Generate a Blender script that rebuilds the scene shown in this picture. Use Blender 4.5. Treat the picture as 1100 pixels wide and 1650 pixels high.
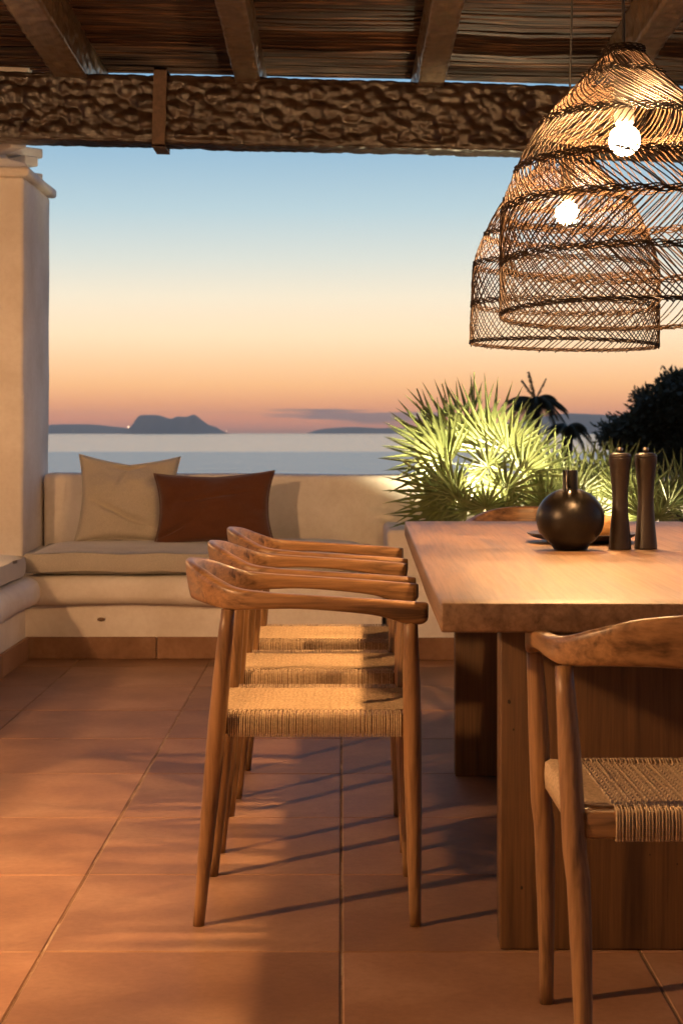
import bpy, bmesh, math, random
from mathutils import Vector, Matrix, noise
R = math.radians
PI = math.pi
rnd = random.Random(7)
for o in list(bpy.data.objects): bpy.data.objects.remove(o)
S = bpy.context.scene
COL = S.collection

def lin(h, k=1.0):
    h = h.lstrip('#'); out = []
    for i in (0, 2, 4):
        c = int(h[i:i+2], 16)/255
        out.append((c/12.92 if c <= .04045 else ((c+.055)/1.055)**2.4)*k)
    return tuple(out)+(1,)

# ------------------------------------------------------------------ camera
F = 2760.0; H = 1.05
cam = bpy.data.cameras.new('camera'); camo = bpy.data.objects.new('camera', cam); COL.objects.link(camo)
camo.location = (0, 0, H); camo.rotation_euler = (R(90), 0, 0)
cam.sensor_fit = 'VERTICAL'; cam.sensor_height = 36; cam.lens = F/1650*36
cam.shift_y = -128/1650; cam.clip_start = .05; cam.clip_end = 100000
cam.dof.use_dof = True; cam.dof.focus_distance = 4.1; cam.dof.aperture_fstop = 11
S.camera = camo
def P(px, py, d): return Vector(((px-550)/F*d, d, H-(py-697)/F*d))

# ------------------------------------------------------------------ world: clear dusk sky
W = bpy.data.worlds.new('World'); S.world = W; W.use_nodes = True
nt = W.node_tree; nt.nodes.clear(); N = nt.nodes; L = nt.links
def nd(t, **k):
    n = N.new(t)
    for a, b in k.items(): setattr(n, a, b)
    return n
def mth(op, a, b=None, clamp=False):
    n = nd('ShaderNodeMath', operation=op, use_clamp=clamp)
    for i, v in enumerate((a, b)):
        if v is None: continue
        if isinstance(v, (int, float)): n.inputs[i].default_value = v
        else: L.new(v, n.inputs[i])
    return n.outputs[0]
out = nd('ShaderNodeOutputWorld'); bg = nd('ShaderNodeBackground'); bg.inputs[1].default_value = 1.2
L.new(bg.outputs[0], out.inputs[0])
tc = nd('ShaderNodeTexCoord'); sep = nd('ShaderNodeSeparateXYZ'); L.new(tc.outputs['Generated'], sep.inputs[0])
zc = mth('MAXIMUM', sep.outputs[2], 0.0); t = mth('SQRT', zc)
ramp = nd('ShaderNodeValToRGB'); L.new(t, ramp.inputs[0])
stops = [(695, 'a87268'), (686, 'cf8068'), (672, 'ee9062'), (650, 'f4a46c'), (620, 'fcbb7c'), (585, 'f9c995'),
         (540, 'f6d8b0'), (480, 'e8dac0'), (420, 'cdd0c6'), (340, 'abc1c8'), (250, '8cadc2'), (110, '7ca4c2')]
el = ramp.color_ramp.elements
for i, (y, c) in enumerate(stops):
    pos = math.sqrt(max(0, (697-y)/F))
    e = el[i] if i < 2 else el.new(pos)
    e.position = pos; e.color = lin(c)
for pos, c in ((.62, '5f86ad'), (.8, '476b95'), (1.0, '3a587f')):
    e = el.new(pos); e.color = lin(c)
# long thin dusk cloud low over the sea
mp = nd('ShaderNodeMapping'); mp.inputs['Scale'].default_value = (9, 9, 150)
L.new(tc.outputs['Generated'], mp.inputs[0])
nz = nd('ShaderNodeTexNoise'); nz.inputs['Scale'].default_value = 1.6; nz.inputs['Detail'].default_value = 6
L.new(mp.outputs[0], nz.inputs[0])
def bump1(v, c, w):   # soft window around c
    a = mth('DIVIDE', mth('SUBTRACT', v, c), w); a = mth('MULTIPLY', a, a)
    return mth('SUBTRACT', 1.0, a, clamp=True)
wx = bump1(sep.outputs[0], .015, .078); wz = bump1(sep.outputs[2], .0090, .0065)
wy = mth('GREATER_THAN', sep.outputs[1], 0)
wxz = mth('MULTIPLY', mth('MULTIPLY', wx, wz), wy)
cl = mth('SUBTRACT', mth('ADD', nz.outputs[0], mth('MULTIPLY', wxz, .42)), .72)
cl = mth('MULTIPLY', mth('MULTIPLY', cl, 7.0, clamp=True), mth('MULTIPLY', wxz, 2.0, clamp=True))
cl = mth('MULTIPLY', cl, .95)
mx = nd('ShaderNodeMixRGB'); L.new(cl, mx.inputs[0]); L.new(ramp.outputs[0], mx.inputs[1]); mx.inputs[2].default_value = lin('84666a')
# the sky away from the afterglow is dimmer and bluer
az = nd('ShaderNodeMapRange', interpolation_type='SMOOTHSTEP'); L.new(sep.outputs[1], az.inputs[0])
az.inputs[1].default_value = .85; az.inputs[2].default_value = -.5; az.inputs[3].default_value = 0; az.inputs[4].default_value = .93
m2 = nd('ShaderNodeMixRGB'); L.new(az.outputs[0], m2.inputs[0]); L.new(mx.outputs[0], m2.inputs[1]); m2.inputs[2].default_value = (.03, .04, .06, 1)
L.new(m2.outputs[0], bg.inputs[0])
S.view_settings.view_transform = 'Standard'; S.view_settings.look = 'None'
S.view_settings.exposure = .12; S.view_settings.gamma = 1; S.view_settings.use_curve_mapping = False
S.render.engine = 'CYCLES'; S.cycles.max_bounces = 7; S.cycles.diffuse_bounces = 4; S.cycles.sample_clamp_indirect = 4

# ------------------------------------------------------------------ materials
class Mat:
    def __init__(s, name, color, rough=.6, spec=.5):
        s.m = bpy.data.materials.new(name); s.m.use_nodes = True; s.t = s.m.node_tree
        s.b = s.t.nodes['Principled BSDF']; s.b.inputs['Base Color'].default_value = color if len(color) == 4 else (*color, 1)
        s.b.inputs['Roughness'].default_value = rough; s.b.inputs['Specular IOR Level'].default_value = spec
        s.tc = s.t.nodes.new('ShaderNodeTexCoord'); s.h = None
    def map(s, sc, space='Object', rot=(0, 0, 0)):
        m = s.t.nodes.new('ShaderNodeMapping'); m.inputs['Scale'].default_value = sc; m.inputs['Rotation'].default_value = rot
        s.t.links.new(s.tc.outputs[space], m.inputs[0]); return m.outputs[0]
    def noise(s, vec, scale=1, detail=5, rough=.55, dist=0):
        n = s.t.nodes.new('ShaderNodeTexNoise'); n.inputs['Scale'].default_value = scale; n.inputs['Detail'].default_value = detail
        n.inputs['Roughness'].default_value = rough; n.inputs['Distortion'].default_value = dist
        s.t.links.new(vec, n.inputs[0]); return n.outputs[0]
    def voro(s, vec, scale, feat='F1'):
        n = s.t.nodes.new('ShaderNodeTexVoronoi'); n.feature = feat; n.inputs['Scale'].default_value = scale
        s.t.links.new(vec, n.inputs[0]); return n.outputs[0]
    def ramp(s, fac, stops):
        r = s.t.nodes.new('ShaderNodeValToRGB'); s.t.links.new(fac, r.inputs[0]); e = r.color_ramp.elements
        for i, (p, c) in enumerate(stops):
            q = e[i] if i < 2 else e.new(p)
            q.position = p; q.color = c if len(c) == 4 else (*c, 1)
        return r.outputs[0]
    def mixc(s, a, b, fac, mode='MULTIPLY'):
        n = s.t.nodes.new('ShaderNodeMixRGB'); n.blend_type = mode
        for i, v in ((1, a), (2, b)):
            if isinstance(v, tuple): n.inputs[i].default_value = v if len(v) == 4 else (*v, 1)
            else: s.t.links.new(v, n.inputs[i])
        if isinstance(fac, (int, float)): n.inputs[0].default_value = fac
        else: s.t.links.new(fac, n.inputs[0])
        return n.outputs[0]
    def col(s, x): s.t.links.new(x, s.b.inputs['Base Color']); return s
    def rgh(s, fac, a, b):
        n = s.t.nodes.new('ShaderNodeMapRange'); s.t.links.new(fac, n.inputs[0]); n.inputs[3].default_value = a; n.inputs[4].default_value = b
        s.t.links.new(n.outputs[0], s.b.inputs['Roughness'])
    def bump(s, h, dist=.002, st=.6):
        n = s.t.nodes.new('ShaderNodeBump'); n.inputs['Distance'].default_value = dist; n.inputs['Strength'].default_value = st
        s.t.links.new(h, n.inputs['Height'])
        if s.h: s.t.links.new(s.h, n.inputs['Normal'])
        s.h = n.outputs[0]; s.t.links.new(s.h, s.b.inputs['Normal'])
    def rand(s):
        n = s.t.nodes.new('ShaderNodeObjectInfo'); return n.outputs['Random']

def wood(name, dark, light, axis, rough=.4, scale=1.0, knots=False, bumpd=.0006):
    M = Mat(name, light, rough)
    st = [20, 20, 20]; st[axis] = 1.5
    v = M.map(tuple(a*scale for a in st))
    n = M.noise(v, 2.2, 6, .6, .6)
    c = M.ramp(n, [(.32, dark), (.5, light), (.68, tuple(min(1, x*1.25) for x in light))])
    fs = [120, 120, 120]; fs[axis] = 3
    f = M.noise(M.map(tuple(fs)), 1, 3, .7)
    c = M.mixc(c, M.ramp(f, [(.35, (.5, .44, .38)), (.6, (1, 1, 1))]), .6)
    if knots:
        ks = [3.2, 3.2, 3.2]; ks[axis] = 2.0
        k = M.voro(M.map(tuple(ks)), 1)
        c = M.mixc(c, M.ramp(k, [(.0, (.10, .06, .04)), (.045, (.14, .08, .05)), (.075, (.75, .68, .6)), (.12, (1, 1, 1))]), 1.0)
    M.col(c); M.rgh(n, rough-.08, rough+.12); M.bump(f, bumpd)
    return M.m
def plaster(name, c, bd=.004):
    M = Mat(name, c, .85, .25)
    v = M.map((1, 1, 1), 'Object')
    n = M.noise(v, 2.2, 8, .6); n2 = M.noise(v, 38, 6, .65); n3 = M.noise(v, 9, 4, .5)
    cc = M.ramp(n, [(.3, tuple(x*y for x, y in zip(c[:3], (.84, .80, .75)))), (.6, tuple(min(1, x*1.05) for x in c[:3]))])
    cc = M.mixc(cc, M.ramp(n2, [(.3, (.88, .86, .84)), (.6, (1, 1, 1))]), .5)
    M.col(cc); M.bump(n3, bd*2, .6); M.bump(n2, .0016, .7); return M.m
def fabric(name, c, sc=420, bd=.0015):
    M = Mat(name, c, .92, .2)
    M.b.inputs['Sheen Weight'].default_value = .25
    v = M.map((1, 1, 1)); n = M.noise(v, sc, 2, .5); n2 = M.noise(v, 5, 4, .5)
    cc = M.ramp(n, [(.3, tuple(x*.72 for x in c[:3])), (.7, tuple(min(1, x*1.12) for x in c[:3]))])
    cc = M.mixc(cc, M.ramp(n2, [(.3, (.85, .85, .85)), (.7, (1, 1, 1))]), .7)
    M.col(cc); M.bump(n, bd, .6); M.bump(n2, .01, .25); return M.m
def simple(name, c, rough=.5, bumps=None, metal=0, spec=.5):
    M = Mat(name, c, rough, spec); M.b.inputs['Metallic'].default_value = metal
    if bumps:
        n = M.noise(M.map((1, 1, 1)), bumps[0], 4, .6)
        M.col(M.ramp(n, [(.3, tuple(x*.7 for x in c[:3])), (.7, tuple(min(1, x*1.2) for x in c[:3]))])); M.bump(n, bumps[1])
    return M.m
def emit(name, c, st):
    m = bpy.data.materials.new(name); m.use_nodes = True; t = m.node_tree; t.nodes.clear()
    o = t.nodes.new('ShaderNodeOutputMaterial'); e = t.nodes.new('ShaderNodeEmission'); e.inputs[0].default_value = (*c, 1); e.inputs[1].default_value = st
    t.links.new(e.outputs[0], o.inputs[0]); return m

CH_D, CH_L = (.09, .044, .017), (.29, .155, .064)
m_leg = wood('chair_wood_upright', CH_D, CH_L, 2, .42)
m_arm = wood('chair_wood_long', CH_D, CH_L, 0, .36)
m_crest = wood('chair_wood_cross', CH_D, CH_L, 1, .36)
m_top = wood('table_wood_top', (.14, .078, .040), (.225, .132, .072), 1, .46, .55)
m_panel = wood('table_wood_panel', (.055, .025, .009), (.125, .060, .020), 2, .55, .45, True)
m_plaster = plaster('white_lime_plaster', (.85, .79, .735, 1))
m_terr = None
def terracotta():
    M = Mat('terracotta', (.35, .13, .06, 1), .5, .3)
    v = M.map((1, 1, 1), 'Object'); n = M.noise(v, 3.2, 7, .62, .4); n2 = M.noise(v, 60, 5, .65); r = M.rand()
    c = M.ramp(n, [(.28, (.24, .120, .062)), (.5, (.34, .185, .105)), (.72, (.45, .27, .17))])
    c = M.mixc(c, M.ramp(n2, [(.3, (.8, .78, .74)), (.65, (1, 1, 1))]), .7)
    c = M.mixc(c, M.ramp(r, [(0, (.74, .70, .66)), (.5, (.95, .9, .86)), (1, (1.0, 1.0, 1.0))]), 1.0)
    M.col(c); M.rgh(n, .42, .65); M.bump(n, .003, .35); M.bump(n2, .0008, .5); return M.m
m_terr = terracotta()
Mg = Mat('sandy_grout', (.3, .2, .12, 1), .9, .2)
Mg.col(Mg.ramp(Mg.noise(Mg.map((1, 1, 1)), 2.3, 6, .7), [(.36, (.16, .095, .055)), (.52, (.26, .165, .10)), (.66, (.50, .38, .26))]))
m_grout = Mg.m
m_cord = simple('paper_cord', (.55, .40, .24, 1), .75, (160, .0006))
m_rattan = simple('dark_rattan', (.022, .012, .006, 1), .7, (90, .0006), 0, .14)
m_reed = None
def reedm():
    M = Mat('dry_reeds', (.25, .1, .04, 1), .6, .4)
    n = M.noise(M.map((.8, 46, 46)), 2.0, 4, .6); n2 = M.noise(M.map((1.2, 2.0, 2)), 1.6, 3, .5)
    c = M.ramp(n, [(.36, (.010, .004, .002)), (.52, (.055, .022, .009)), (.66, (.18, .08, .035)), (.8, (.42, .22, .10))])
    c = M.mixc(c, M.ramp(n2, [(.35, (.35, .3, .27)), (.6, (1, 1, 1))]), .8)
    M.col(c); return M.m
m_reed = reedm()
def hewn(name, d, l, rough):
    M = Mat(name, l, rough, .5)
    n = M.noise(M.map((6, 22, 22)), 1.5, 6, .65, .8)
    M.col(M.ramp(n, [(.3, d), (.6, l)])); M.bump(M.noise(M.map((9, 110, 110)), 1, 4, .6), .0022, .4); return M.m
m_beam = hewn('dark_hewn_oak', (.009, .0045, .003), (.036, .018, .009), .36)
m_rafter = hewn('worn_hewn_pine', (.05, .032, .020), (.125, .082, .052), .3)
m_strap = simple('rusty_iron', (.10, .06, .04, 1), .6, (60, .001), .4)
m_beige = fabric('beige_linen', (.56, .50, .41, 1))
m_seatfab = fabric('greige_canvas', (.58, .53, .46, 1))
m_rust = fabric('rust_linen', (.125, .045, .020, 1))
m_vase = simple('bronze_glaze', (.013, .009, .006, 1), .34, (120, .0004), .35)
m_grinder = simple('dark_stained_beech', (.018, .010, .006, 1), .42, (70, .0004))
m_metal = simple('brushed_steel', (.5, .42, .34, 1), .3, None, 1.0)
m_black = simple('black_flex', (.02, .018, .016, 1), .5)
m_brass = simple('aged_brass', (.3, .18, .07, 1), .4, (50, .0005), .8)
m_plate = simple('dark_stoneware', (.04, .03, .025, 1), .4, (60, .001))
m_bread = simple('bread_crust', (.52, .27, .09, 1), .7, (40, .004))
m_soil = simple('dark_soil', (.05, .032, .02, 1), .95, (20, .02))
m_trunk = simple('fibrous_bark', (.06, .04, .028, 1), .9, (25, .02))
def leafm(name, a, b, trans=.35, rough=.42):
    M = Mat(name, a, rough, .4); t = M.t
    n = M.noise(M.map((4, 4, 4)), 1.5, 3, .5)
    c = M.ramp(n, [(.35, a), (.65, b)]); M.col(c)
    tr = t.nodes.new('ShaderNodeBsdfTranslucent'); t.links.new(c, tr.inputs[0])
    mxs = t.nodes.new('ShaderNodeMixShader'); mxs.inputs[0].default_value = trans
    o = t.nodes['Material Output']; t.links.new(M.b.outputs[0], mxs.inputs[1]); t.links.new(tr.outputs[0], mxs.inputs[2]); t.links.new(mxs.outputs[0], o.inputs[0])
    return M.m
m_fan = leafm('fan_palm_leaf', (.11, .135, .045, 1), (.26, .28, .11, 1), .4)
m_dry = leafm('dry_palm_leaf', (.16, .11, .06, 1), (.22, .16, .09, 1), .2)
m_darkleaf = leafm('evergreen_leaf', (.10, .095, .05, 1), (.15, .125, .07, 1), .3)
m_bulb = emit('lit_frosted_bulb', (1, .535, .215), 2500)

# ------------------------------------------------------------------ mesh helpers
class MB:
    def __init__(s): s.v = []; s.f = []
    def add(s, vs, fs):
        n = len(s.v); s.v += [tuple(v) for v in vs]; s.f += [tuple(i+n for i in f) for f in fs]
    def tube(s, pts, rad, sides=6, cap=True, flat=1.0):
        pts = [Vector(p) for p in pts]; n = len(pts)
        rr = rad if isinstance(rad, (list, tuple)) else [rad]*n
        T0 = (pts[1]-pts[0]).normalized(); up = Vector((0, 0, 1)) if abs(T0.z) < .9 else Vector((0, 1, 0))
        vs = []
        for i, p in enumerate(pts):
            T = (pts[min(i+1, n-1)]-pts[max(i-1, 0)]).normalized()
            a = T.cross(up)
            if a.length < 1e-6: a = T.orthogonal()
            a.normalize(); b = a.cross(T).normalized(); up = b
            for k in range(sides):
                th = 2*PI*k/sides
                vs.append(p+a*math.cos(th)*rr[i]+b*math.sin(th)*rr[i]*flat)
        fs = [(i*sides+k, i*sides+(k+1) % sides, (i+1)*sides+(k+1) % sides, (i+1)*sides+k) for i in range(n-1) for k in range(sides)]
        if cap: fs += [tuple(range(sides-1, -1, -1)), tuple((n-1)*sides+k for k in range(sides))]
        s.add(vs, fs)
    def lathe(s, prof, n=32, c=(0, 0, 0), cap=True):
        vs = [(c[0]+r*math.cos(2*PI*k/n), c[1]+r*math.sin(2*PI*k/n), c[2]+z) for r, z in prof for k in range(n)]
        fs = [(i*n+k, i*n+(k+1) % n, (i+1)*n+(k+1) % n, (i+1)*n+k) for i in range(len(prof)-1) for k in range(n)]
        if cap: fs += [tuple(range(n-1, -1, -1)), tuple((len(prof)-1)*n+k for k in range(n))]
        s.add(vs, fs)
    def box(s, x0, x1, y0, y1, z0, z1):
        s.add([(x, y, z) for z in (z0, z1) for y in (y0, y1) for x in (x0, x1)],
              [(0, 2, 3, 1), (4, 5, 7, 6), (0, 1, 5, 4), (2, 6, 7, 3), (0, 4, 6, 2), (1, 3, 7, 5)])
    def build(s, name, mat, parent=None, smooth=True, loc=None):
        me = bpy.data.meshes.new(name); me.from_pydata(s.v, [], s.f); me.materials.append(mat)
        if smooth:
            for p in me.polygons: p.use_smooth = True
        me.update(); return link(name, me, parent, loc)
def link(name, me, parent=None, loc=None):
    o = bpy.data.objects.new(name, me); COL.objects.link(o)
    if parent: o.parent = parent
    if loc is not None: o.location = loc
    return o
def tag(o, label=None, cat=None, group=None, kind=None):
    if label: o['label'] = label
    if cat: o['category'] = cat
    if group: o['group'] = group
    if kind: o['kind'] = kind
    return o
def empty(name, loc, label, cat, group=None, rz=0):
    o = bpy.data.objects.new(name, None); COL.objects.link(o); o.location = loc; o.rotation_euler = (0, 0, rz); o.empty_display_size = .1
    return tag(o, label, cat, group)
def dup(o, parent=None):
    c = o.copy(); COL.objects.link(c)
    if parent: c.parent = parent
    for ch in [x for x in bpy.data.objects if x.parent == o]: dup(ch, c)
    return c
def bbox(name, dims, mat, parent=None, loc=(0, 0, 0), bev=.003, seg=2, cuts=0, wob=0, ws=3.0, rot=None):
    """bevelled box centred on x,y with its base at z=0, optionally subdivided and softened by noise"""
    bm = bmesh.new(); bmesh.ops.create_cube(bm, size=1)
    for v in bm.verts: v.co = Vector((v.co.x*dims[0], v.co.y*dims[1], (v.co.z+.5)*dims[2]))
    if bev: bmesh.ops.bevel(bm, geom=list(bm.edges), offset=bev, segments=seg, profile=.5, affect='EDGES')
    if cuts:
        for ax in range(3):
            n = max(1, int(dims[ax]/cuts))
            lo = 0 if ax == 2 else -dims[ax]/2
            for k in range(1, n):
                no = [0, 0, 0]; no[ax] = 1; co = [0, 0, 0]; co[ax] = lo+dims[ax]*k/n
                bmesh.ops.bisect_plane(bm, geom=bm.verts[:]+bm.edges[:]+bm.faces[:], plane_co=co, plane_no=no)
    if wob:
        L0 = Vector(loc); bm.normal_update()
        for v in bm.verts: v.co += v.normal*wob*noise.fractal((v.co+L0)*ws, 1, 2, 3)
    me = bpy.data.meshes.new(name); bm.to_mesh(me); bm.free(); me.materials.append(mat)
    for p in me.polygons: p.use_smooth = True
    try: me.set_sharp_from_angle(angle=R(50 if seg > 1 else 25))
    except Exception: pass
    o = link(name, me, parent, loc)
    if rot: o.rotation_euler = rot
    return o
def cr(pts, n):
    """Catmull-Rom through tuples of any width"""
    out = []; m = len(pts)
    for i in range(m-1):
        p0, p1, p2, p3 = pts[max(i-1, 0)], pts[i], pts[i+1], pts[min(i+2, m-1)]
        for k in range(n):
            t = k/n
            out.append(tuple(.5*((2*b)+(-a+c)*t+(2*a-5*b+4*c-d)*t*t+(-a+3*b-3*c+d)*t**3) for a, b, c, d in zip(p0, p1, p2, p3)))
    out.append(tuple(pts[-1])); return out

# ------------------------------------------------------------------ setting: floor
FY0, FX0 = 3.463, 0.0; TS = .6035
fl = MB(); fl.box(-2.62, 4.2, -2.2, 9.0, -.16, -.0026)
floor = fl.build('terrace_floor', m_grout, None, False); tag(floor, kind='structure')
tm = {}
def tile_mesh(w, d):
    k = (round(w, 4), round(d, 4))
    if k not in tm:
        o = bbox('tile', (w-.005, d-.005, .012), m_terr, None, (0, 0, 0), .0025, 1)
        tm[k] = o.data; bpy.data.objects.remove(o)
    return tm[k]
for i in range(-5, 7):
    for j in range(-9, 9):
        x0, x1 = FX0+i*TS, FX0+(i+1)*TS; y0, y1 = FY0+j*TS, FY0+(j+1)*TS
        x0 = max(x0, -2.62); x1 = min(x1, 4.2); y1 = min(y1, 8.0); y0 = max(y0, -2.2)
        if x1-x0 < .1 or y1-y0 < .1: continue
        o = link('tile', tile_mesh(x1-x0, y1-y0), floor, ((x0+x1)/2, (y0+y1)/2, -.012+rnd.uniform(-.0006, .0006)))
        o.rotation_euler = (rnd.uniform(-.0012, .0012), rnd.uniform(-.0012, .0012), 0)

# parapet
par = bbox('parapet_wall', (6.0, .26, 1.03), m_plaster, None, (1.49, 8.78, -.2), .03, 4, .12, .007, 1.6)
par.rotation_euler = (0, R(.25), 0)
tag(par, 'low cream plaster parapet wall behind the bench, sea beyond it', 'wall')

# built-in bench (L-shaped)
BF = 7.92; BX = -1.435
bench = empty('built_in_bench', (BX, BF, 0), 'L-shaped built-in cream plaster bench with rounded ledge and terracotta skirting', 'bench')
def bpart(name, dims, loc, **k):
    return bbox(name, dims, m_plaster, bench, (loc[0]-BX, loc[1]-BF, loc[2]), **k)
bpart('base_wall', (1.70, .72, .30), (-.66, BF+.36+.03, 0), bev=.01, cuts=.1, wob=.006)
bpart('seat_ledge', (1.62+.18, .80, .135), (-.71, BF+.40-.055, .252), bev=.058, seg=6, cuts=.09, wob=.008, ws=2.5)
bpart('base_wall', (1.0, 2.9, .30), (BX-.50-.03, 6.62, 0), bev=.01, cuts=.1, wob=.006)
bpart('seat_ledge', (1.08, 2.66, .135), (BX-.54+.055, 6.59, .250), bev=.058, seg=6, cuts=.09, wob=.008, ws=2.5)
x = BX-.026
while x < .17:
    w = min(.605, .19-x)
    bbox('skirting_tile', (w-.005, .016, .102), m_terr, bench, (x+w/2-BX, .018, .001), .003, 1); x += w
y = BF-.004
while y > 5.4:
    bbox('skirting_tile', (.016, .60, .102), m_terr, bench, (-.018, y-.3-BF, .001), .003, 1); y -= .605
hole = MB(); hole.lathe([(.004, -.002), (.026, 0), (.02, .006), (.004, .009)], 12)
ho = hole.build('drain_hole', m_grout, bench, True, (P(162, 999, BF).x-BX, .024, P(162, 999, BF).z)); ho.rotation_euler = (R(90), 0, 0); ho.scale = (.7, .35, 1)

# planter wall at the right, with the palms
plt = empty('planter', (1.6, 8.28, 0), 'cream plaster planter wall with terracotta skirting behind the table, fan palms in it', 'planter')
bbox('front_wall', (3.7, .14, .60), m_plaster, plt, (.46, -.29, 0), .025, 4, .12, .006)
bbox('side_wall', (.14, .58, .60), m_plaster, plt, (-1.32, .075, 0), .025, 4, .12, .004)
s_ = MB(); s_.box(-1.25, 2.3, -.22, .4, .1, .52); s_.build('soil', m_soil, plt, False)
x = .20
while x < 3.4:
    bbox('skirting_tile', (.60, .016, .102), m_terr, plt, (x+.3-1.6, -.372, .001), .003, 1); x += .605

# chimney pillar
PX = -1.515
ch = empty('chimney', (PX-.4, 8.54, 0), 'tall cream plaster chimney pillar with tiled vent top at the left of the terrace', 'chimney')
bbox('shaft', (.80, .74, 2.27), m_plaster, ch, (0, 0, .0), .02, 4, .13, .014, 1.3)
bbox('cap', (.86, .80, .045), m_plaster, ch, (.0, 0, 2.272), .014, 3, .12, .004)
bm_ = None
for lay in range(6):
    z = 2.335+lay*.064
    for k in range(5):
        a = R(42 if lay % 2 == 0 else -42)
        bbox('vent_brick', (.30, .085, .05), m_plaster, ch, (-.36+.15*k+(.02 if lay % 2 else 0), -.24, z), .008, 2, 0, 0, 1, (R(4), R(-6 if lay % 2 else 7), a))
        bbox('vent_brick', (.30, .085, .05), m_plaster, ch, (-.36+.15*k, .22, z), .008, 2, 0, 0, 1, (0, 0, a))
bbox('vent_core', (.5, .42, .40), m_plaster, ch, (-.04, 0, 2.318), .01)
bbox('top_slab', (.80, .78, .10), m_plaster, ch, (.03, 0, 2.73), .015, 3)

# house wall outside the frame, left
hw = bbox('house_wall', (.24, 4.4, 3.0), m_plaster, None, (-2.75, .2, 0), .02, 2, .4, .006)
tag(hw, 'tall cream plaster house wall on the left of the terrace', 'wall')
hw3 = bbox('added_bounce_wall', (7.2, .24, 3.0), m_plaster, None, (.8, -2.4, 0), .02, 2, .5, .006)  # added behind the camera to block east sky and bounce warm light
tag(hw3, 'added cream plaster wall behind the viewer, blocks the east sky and returns warm light', 'wall')
hw2 = bbox('side_wall', (.2, 2.6, 2.1), m_plaster, None, (-2.55, 6.8, 0), .02, 2, .3, .006)
tag(hw2, 'cream plaster side wall behind the left arm of the bench', 'wall')

# ------------------------------------------------------------------ pergola
def roll(x): return -.0265*x
def hewn_bar(name, length, w, h, mat, parent, step=.012, amp=.012, cell=.055, seed=0, stretch=(1, 1, 1)):
    """bar along local X from 0 to length, centred in Y, base z=0, adzed surface"""
    ring = []
    ny, nz_ = max(2, int(w/step)), max(2, int(h/step))
    for i in range(ny): ring.append((-w/2+w*i/ny, 0, 0, -1))
    for i in range(nz_): ring.append((w/2, h*i/nz_, 1, 0))
    for i in range(ny): ring.append((w/2-w*i/ny, h, 0, 1))
    for i in range(nz_): ring.append((-w/2, h-h*i/nz_, -1, 0))
    n = int(length/step); m = len(ring); vs = []; off = Vector((seed*3.1, seed*1.7, seed*5.3))
    for i in range(n+1):
        X = length*i/n
        for (y, z, a, b) in ring:
            p = Vector((X*stretch[0], y*stretch[1], z*stretch[2]))+off
            q = p/cell+noise.noise_vector(p*9)*.2
            vd, vp = noise.voronoi(q)
            c0 = vp[0]; rv = noise.noise_vector(c0*7.31)*1.3; h0 = noise.cell(c0*13.7)
            k = amp*(.55-1.25*min(vd[0], 1)**1.4+(q-c0).dot(rv)*.75+(h0-.5)*.3)
            vd2, vp2 = noise.voronoi(q*2.3)
            k += amp*.35*((q*2.3-vp2[0]).dot(noise.noise_vector(vp2[0]*5.1)))
            k += noise.noise(p*2.2)*amp*.8
            # pull corners in a little
            e = min(abs(abs(y)-w/2), 1)+min(abs(z), abs(z-h))
            cz = (z-h/2)/(h/2); cy = y/(w/2)
            if abs(cz) > .86 and abs(cy) > .86: k -= amp*.5
            k *= .45 if (b or abs(cz) > .8) else 1
            aa = a if a else cy*.5; bb = b if b else cz*.5
            vs.append((X, y+aa*k, z+bb*k))
    fs = [(i*m+k, (i+1)*m+k, (i+1)*m+(k+1) % m, i*m+(k+1) % m) for i in range(n) for k in range(m)]
    fs += [tuple(range(m)), tuple(n*m+k for k in range(m-1, -1, -1))]
    mb = MB(); mb.add(vs, fs); return mb.build(name, mat, parent, True)
BZT, BZB = 2.596, 2.297
beam = empty('pergola_beam', (0, 7.58, BZB), 'thick dark rough-hewn beam across the pergola with an iron strap round it', 'beam')
beam.rotation_euler = (0, math.atan(.0265), 0)
b_ = hewn_bar('timber', 6.6, .17, BZT-BZB, m_beam, beam, .0085, .0145, .044, 1, (.75, 1, 1)); b_.location = (-3.3, 0, 0)
sx = P(256, 180, 7.49).x
st = MB()
for (x0, x1, y0, y1, z0, z1) in ((-.029, .029, -.108, -.098, -.018, .325), (-.029, .029, -.108, .108, -.020, -.010), (-.029, .029, -.108, .108, .315, .325), (-.029, .029, .098, .108, -.018, .325)):
    st.box(sx+x0, sx+x1, y0, y1, z0, z1)
st.build('iron_strap', m_strap, beam, False)
RSL = .037
def raf_z(y): return 2.572+(7.5-y)*RSL
rafs = [(-2.02, 'rough pergola rafter beyond the left edge of the photo', .13), (-1.186, 'rough pergola rafter above the chimney, leftmost in view', .145),
        (-.41, 'rough dark pergola rafter, second from the left', .115), (.388, 'pale worn pergola rafter just left of the lamps', .115),
        (1.208, 'pale rough pergola rafter above the nearer wicker lamp', .12), (2.0, 'rough pergola rafter beyond the right edge of the photo', .13)]
for i, (X, lab, w) in enumerate(rafs):
    lz = 9.3
    o = hewn_bar('pergola_rafter', lz, w, .195, m_rafter if i in (1, 3, 4) else m_rafter, None, .016, .011, .042, 4+i, (.8, 1, 1))
    o.rotation_euler = (0, math.atan(RSL), R(90)); o.location = (X, -1.1, raf_z(-1.1)+roll(X))
    # local X -> +Y, falling away from the camera
    tag(o, lab, 'rafter', 'pergola rafters resting on the hewn beam')
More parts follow.
